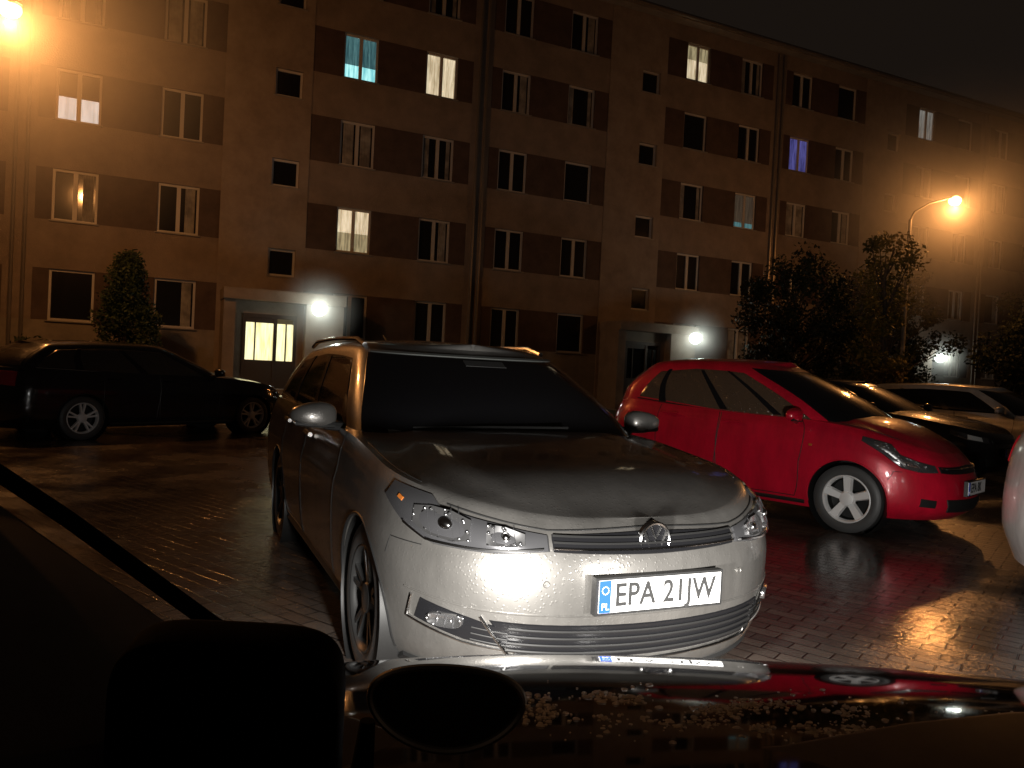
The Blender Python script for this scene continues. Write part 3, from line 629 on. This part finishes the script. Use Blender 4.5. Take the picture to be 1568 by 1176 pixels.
for k in range(-2, 4):
    c = P0+PER*k; s0, s1 = c-1.85, c+.70; e1 = c+PER-1.85; pipe = c+6.42
    zc = [4.3, 7.07, 9.84, 12.6]; zprev = 0
    for z in zc:
        wall.box(s0, s1, -.03, .3, zprev, z-.42, PLB)
        wall.box(s0, c-.41, -.03, .3, z-.42, z+.42, PLB); wall.box(c+.41, s1, -.03, .3, z-.42, z+.42, PLB); zprev = z+.42
        window(c, z+.42, .82, .84, None, 1)
    wall.box(s0, s1, -.03, .3, zprev, ROOFZ, PLB)
    zprev = 0
    for fl, zt in enumerate(TOPS):
        z0 = zt-WH_
        wall.box(s1, e1, 0, .3, zprev, z0, CONC if fl == 0 else PL)
        xs = s1
        for i, o in enumerate(OFFS):
            xa = c+o-WW/2
            if xs < pipe < xa:
                wall.box(xs, pipe-.35, .012, .3, z0, zt, BR); wall.box(pipe-.35, pipe+.35, 0, .3, z0, zt, PL); wall.box(pipe+.35, xa, .012, .3, z0, zt, BR)
            else: wall.box(xs, xa, .012, .3, z0, zt, BR)
            kk = LIT.get((k, i, fl)); cu = 0 if kk else rnd.choice([0, 0, 1, 2, 3, 0])
            window(c+o, zt, kind=kk, panes=1 if rnd.random() < .25 and not kk else 2, curtain=cu); xs = xa+WW
        wall.box(xs, e1, .012, .3, z0, zt, BR); zprev = zt
    wall.box(s1, e1, 0, .3, zprev, ROOFZ, PL)
    for dx in (-.14, .14):
        tube('drain_pipe', [(pipe+dx, -.09, .2), (pipe+dx, -.09, ROOFZ-.1)], .05, DPIPE, BLD)
    pw0, pw1, pd, ph = s0+.1, s1+1.05, -1.3, 3.3
    wall.box(pw0, pw1, pd-.15, -.032, ph-.32, ph, PLB)
    wall.box(pw0+.03, pw0+.35, pd, -.032, 0, ph-.32, PLB); wall.box(pw1-1.15, pw1-.03, pd, -.032, 0, ph-.32, PLB)
    wall.box(pw0+.35, pw1-1.15, -.9, -.032, 2.62, ph-.32, PLB)
    wall.box(pw0+.35, pw1-1.15, -1.5, -.032, 0, .42, CONC)
    d0, d1 = pw0+.60, pw1-1.35
    wall.box(pw0+.35, d0, -.9, -.032, .42, 2.62, PLB); wall.box(d1, pw1-1.15, -.9, -.032, .42, 2.62, PLB)
    fr.box(d0, d0+.09, -.92, -.80, .42, 2.62, DM); fr.box(d1-.09, d1, -.92, -.80, .42, 2.62, DM); fr.box(d0+.09, d1-.09, -.92, -.80, 2.5, 2.62, DM)
    dm = d0+(d1-d0)*.60
    fr.box(dm-.05, dm+.05, -.92, -.80, .42, 2.5, DM); fr.box(d0+.09, dm-.05, -.90, -.82, .42, 1.25, DM); fr.box(dm+.05, d1-.09, -.90, -.82, .42, 1.25, DM)
    fr.box(d0+.09, dm-.05, -.90, -.82, 2.36, 2.5, DM)
    for xa, xb in ((d0+.09, dm-.05), (dm+.05, d1-.09)):
        gl.quad((xa, -.84, 1.25), (xb, -.84, 1.25), (xb, -.84, 2.36), (xa, -.84, 2.36), LD if k in (0,) else GL)
        fr.box(xa+.25, xa+.29, -.875, -.845, 1.25, 2.36, DM)
wall.box(X0, X1, -.45, .3, ROOFZ, ROOFZ+.24, CONC)
wall.box(X0, X1, .31, 12, 0, ROOFZ+.1, PL); wall.box(X0-.1, X1+.1, -.3, 12.2, ROOFZ+.242, ROOFZ+.30, ROOFM)
wall.obj('walls', BLD); fr.obj('window_frames', BLD); gl.obj('window_panes', BLD)
tube('gutter', [(X0, -.50, ROOFZ+.1), (X1, -.50, ROOFZ+.1)], .07, DPIPE, BLD)

GR = mat('wet_grass', (.03, .045, .015), .6); add_var(GR, (.02, .03, .01), (.05, .06, .02), 6, 8)
lawn = MB(); kerb = MB()
for k in range(-2, 4):
    c = P0+PER*k; a, b = c+1.9, c+PER-2.0
    lawn.box(a+.1, b-.1, -6.2, -.05, 0.005, .10, GR)
    kerb.box(a, b, -6.32, -6.2, 0, .13, CONC); kerb.box(a, a+.1, -6.2, -.05, 0, .13, CONC); kerb.box(b-.1, b, -6.2, -.05, 0, .13, CONC)
lw = lawn.obj('lawn'); lw.location = BLD.location; lw.rotation_euler = BLD.rotation_euler
kb = kerb.obj('kerb'); kb.location = BLD.location; kb.rotation_euler = BLD.rotation_euler
def bw(L, out, z):
    return Vector((L*math.cos(TH)+out*math.sin(TH), 27.4+L*math.sin(TH)-out*math.cos(TH), z))
# ------------------------------------------------------------------ lamps
def plight(name, loc, p, col, rad, parent):
    l = bpy.data.lights.new(name, 'POINT'); l.energy = p; l.color = col; l.shadow_soft_size = rad
    o = bpy.data.objects.new(name, l); sc.collection.objects.link(o); o.parent = parent; o.location = loc; return o
SOD = (1, .40, .11)
BULB = mat('sodium_bulb', (1, .6, .3), .4, emis=(1, .50, .16), es=12)
WBULB = mat('white_bulb', (1, 1, 1), .4, emis=(.88, 1, .93), es=9)
POLE = mat('galvanised_pole', (.25, .24, .22), .55, .4); add_var(POLE, (.18, .17, .15), (.30, .28, .25), 6)
def globe(name, c, r, m, parent, sz=1):
    V = [Vector((c[0], c[1], c[2]+r*sz))]; F = []; nl, ns = 12, 20
    for i in range(1, nl):
        for k in range(ns):
            a = math.pi*i/nl; t = 2*math.pi*k/ns; V.append((c[0]+r*math.sin(a)*math.cos(t), c[1]+r*math.sin(a)*math.sin(t), c[2]+r*sz*math.cos(a)))
    V.append(Vector((c[0], c[1], c[2]-r*sz))); last = len(V)-1
    for k in range(ns): F.append((0, 1+k, 1+(k+1) % ns)); F.append((last, 1+(nl-2)*ns+(k+1) % ns, 1+(nl-2)*ns+k))
    for i in range(nl-2):
        for k in range(ns): F.append((1+i*ns+k, 1+(i+1)*ns+k, 1+(i+1)*ns+(k+1) % ns, 1+i*ns+(k+1) % ns))
    return mobj(name, V, F, m, parent, fix=True)
def halo(parent, c, r, dens):
    """added mist volume that makes the glow around a lit lamp, densest at the lamp"""
    m = bpy.data.materials.new('lamp_halo'); m.use_nodes = True; nt = m.node_tree; nt.nodes.clear()
    out = nt.nodes.new('ShaderNodeOutputMaterial'); sv = nt.nodes.new('ShaderNodeVolumeScatter'); sv.inputs['Anisotropy'].default_value = .2; sv.inputs['Color'].default_value = (.95, .95, .95, 1)
    tc = nt.nodes.new('ShaderNodeTexCoord'); ln = nt.nodes.new('ShaderNodeVectorMath'); ln.operation = 'LENGTH'
    mr = nt.nodes.new('ShaderNodeMapRange'); mr.interpolation_type = 'SMOOTHSTEP'; mr.inputs['From Max'].default_value = r; mr.inputs['To Min'].default_value = dens; mr.inputs['To Max'].default_value = 0
    nt.links.new(tc.outputs['Object'], ln.inputs[0]); nt.links.new(ln.outputs['Value'], mr.inputs['Value']); nt.links.new(mr.outputs['Result'], sv.inputs['Density']); nt.links.new(sv.outputs['Volume'], out.inputs['Volume'])
    o = globe('lamp_halo', (0, 0, 0), r, m, parent); o.location = c
def street_lamp(base, top, arm, hl, power, mr_, md_):
    e = empty('street_lamp', base)
    tube('pole', [(0, 0, 0), (0, 0, 1.2), (0, 0, 1.25), (0, 0, top)], [.11, .10, .075, .05], POLE, e, 14)
    a = Vector(arm)
    tube('arm', [(0, 0, top-.02), (a.x*.1, a.y*.1, top+.25), (a.x*.45, a.y*.45, hl-.12), (a.x*.85, a.y*.85, hl+.03)], .032, POLE, e, 10)
    d = Vector((a.x, a.y, 0)); dl = d.length; d.normalize(); n = Vector((-d.y, d.x, 0))
    V = []; F = []; st = [(.72, .03, .03), (.85, .09, .06), (1.0, .13, .09), (1.2, .13, .08), (1.35, .06, .03)]
    for q, w, h in st:
        c = d*(dl*.85+(q-.72)*.8)
        for k in range(12):
            t = 2*math.pi*k/12; V.append(c+n*w*math.cos(t)+Vector((0, 0, hl+.05+h*max(-.2, math.sin(t)))))
    for i in range(len(st)-1):
        for k in range(12): F.append((i*12+k, i*12+(k+1) % 12, (i+1)*12+(k+1) % 12, (i+1)*12+k))
    F += [tuple(range(11, -1, -1)), tuple(48+k for k in range(12))]
    mobj('lamp_head', V, F, POLE, e)
    c = d*(dl*.85+.26)
    globe('bulb', (c.x, c.y, hl-.02), .19, BULB, e, .8)
    plight('sodium_light', (c.x, c.y, hl-.28), power, SOD, .12, e)
    halo(e, (c.x, c.y, hl-.05), mr_, md_)
    return e
street_lamp((-10.0, 14.1, 0), 6.8, (.55, -.2, 0), 7.33, 760, 5.2, .10)
street_lamp((12.3, 24.4, 0), 6.7, (1.25, -.1, 0), 7.36, 400, 4.8, .17)
for (L, out, z, p) in ((-7.2, 1.62, 2.85, 30), (6.7, 1.62, 2.85, 26), (20.4, 1.62, 2.85, 30)):
    w = bw(L, out, z); e = empty('entrance_lamp', w)
    globe('bulb', (0, 0, 0), .21, WBULB, e); tube('bracket', [(0, 0, .12), bw(L, 1.44, z+.2)-w], .03, POLE, e)
    d = bw(L, out+.30, z)-w; plight('entrance_light', d, p, (.95, 1, .85), .12, e); halo(e, (0, 0, 0), 1.4, .7)

# own headlamps
for x in (-.02, 1.14):
    l = bpy.data.lights.new('headlamp', 'SPOT'); l.energy = 380; l.color = (1, .965, .91); l.spot_size = R(110); l.spot_blend = 1; l.shadow_soft_size = .06
    o = bpy.data.objects.new('headlamp', l); sc.collection.objects.link(o); o.parent = own; o.location = (x, 1.60, .62)
    o.rotation_euler = Vector((.14, 1, -.25)).to_track_quat('-Z', 'Y').to_euler()

# ------------------------------------------------------------------ vegetation
def leafmat(n, a, b):
    m = mat(n, a, .6, spec=.3); add_var(m, a, b, 1.5, 5); return m
LYEL = leafmat('autumn_leaves', (.06, .07, .015), (.24, .18, .04))
LDK = leafmat('dark_leaves', (.012, .017, .007), (.028, .034, .012))
LTH = leafmat('thuja_foliage', (.015, .03, .01), (.04, .06, .02))
BARK = mat('bark', (.09, .07, .05), .9); add_var(BARK, (.05, .04, .03), (.12, .095, .07), 12)
def leaves(name, centers, per, spread, size, m, parent, rn):
    V = []; F = []
    for c, r in centers:
        for _ in range(int(per*r)):
            d = Vector((rn.gauss(0, 1), rn.gauss(0, 1), rn.gauss(0, 1))).normalized()*r*spread*rn.random()**.5
            p = c+d; a = Vector((rn.gauss(0, 1), rn.gauss(0, 1), rn.gauss(0, 1))).normalized(); b = a.cross(Vector((rn.gauss(0, 1), rn.gauss(0, 1), rn.gauss(0, 1)))).normalized()
            s = size*(.6+.8*rn.random()); i = len(V); V += [p-a*s, p-b*s*.5, p+a*s, p+b*s*.5]; F.append((i, i+1, i+2, i+3))
    return mobj(name, V, F, m, parent, smooth=False)
def tree(loc, h, cr, z0, m, seed, clumps=40, per=190, size=.07, name='tree'):
    rn = random.Random(seed); e = empty(name, loc)
    tr = [Vector((0, 0, 0))]
    for k in range(1, 7): tr.append(Vector((rn.uniform(-.1, .1)*k*.4, rn.uniform(-.1, .1)*k*.4, h*.9*k/6)))
    V, F = tube_geo(tr, [.14*h/6*(1-.14*k) for k in range(7)], 10); cs = []
    for _ in range(clumps):
        zt = rn.random(); z = z0+(h-z0)*zt; rad = cr*math.sin(math.pi*(.12+.80*zt))**.6*(.35+.75*rn.random()); a = rn.random()*2*math.pi
        c = Vector((rad*math.cos(a), rad*math.sin(a), z+rn.uniform(-.2, .2))); cs.append((c, .25+.35*rn.random()))
        b = tr[min(6, max(1, int((z-.6)/h*6)))]; mid = (b+c)/2+Vector((0, 0, -.1))
        v, f = tube_geo([b, mid, c], [.035, .022, .008], 5); o = len(V); V += v; F += [tuple(o+i for i in q) for q in f]
    mobj('trunk_and_limbs', V, F, BARK, e); leaves('foliage', cs, per*1.6, 1., size, m, e, rn); return e
tree((11.2, 23.4, 0), 6.2, .80, 1.2, LYEL, 1, 34)
tree((9.2, 25.6, 0), 5.4, 1.9, 1.2, LDK, 2, 90, 200)
tree((17.4, 25, 0), 4.0, 2.0, 1.2, LDK, 3, 70)
tree((20.5, 27, 0), 6.5, 2.6, 2.0, LDK, 4, 80)
tree((15.0, 31, 0), 6.0, 2.4, 1.5, LDK, 5, 100)
rn = random.Random(9); e = empty('thuja_tree', (-9.75, 19.3, .1)); cs = []
for _ in range(130):
    z = .2+3.4*rn.random(); r = .80*(1-(z/3.9)**1.8)*(.6+.45*rn.random()); a = rn.random()*6.283; cs.append((Vector((r*math.cos(a), r*math.sin(a), z)), .2+.12*rn.random()))
leaves('foliage', cs, 520, 1, .045, LTH, e, rn); tube('trunk', [(0, 0, 0), (0, 0, 3.2)], [.08, .02], BARK, e)
for (x, y, w, h, sd) in ((-11.4, 18.3, 1.1, 1.55, 11), (-8.6, 19.4, .5, 1.2, 12)):
    rn = random.Random(sd); e = empty('shrub', (x, y, .05)); cs = []
    for _ in range(70):
        a = rn.random()*6.283; r = w*rn.random()**.6; z = h*(1-(r/w)**2*.6)*(.3+.6*rn.random()); cs.append((Vector((r*math.cos(a), r*math.sin(a), z)), .22))
    leaves('foliage', cs, 500, 1, .05, LDK if sd == 12 else LTH, e, rn)

# ------------------------------------------------------------------ world + camera
w = bpy.data.worlds.new('World'); sc.world = w; w.use_nodes = True
bg = w.node_tree.nodes['Background']; bg.inputs['Color'].default_value = (.0085, .0060, .0045, 1); bg.inputs['Strength'].default_value = 1
cam = bpy.data.cameras.new('camera'); co = bpy.data.objects.new('camera', cam); sc.collection.objects.link(co); sc.camera = co
cam.sensor_width = 36; cam.lens = 27.05; cam.clip_start = .05; cam.clip_end = 600
co.matrix_world = Matrix.Translation((0, 0, 1.3)) @ Matrix.Rotation(R(89.03), 4, 'X') @ Matrix.Rotation(R(2.86), 4, 'Z')
sc.view_settings.view_transform = 'Standard'; sc.view_settings.look = 'None'; sc.view_settings.exposure = 0
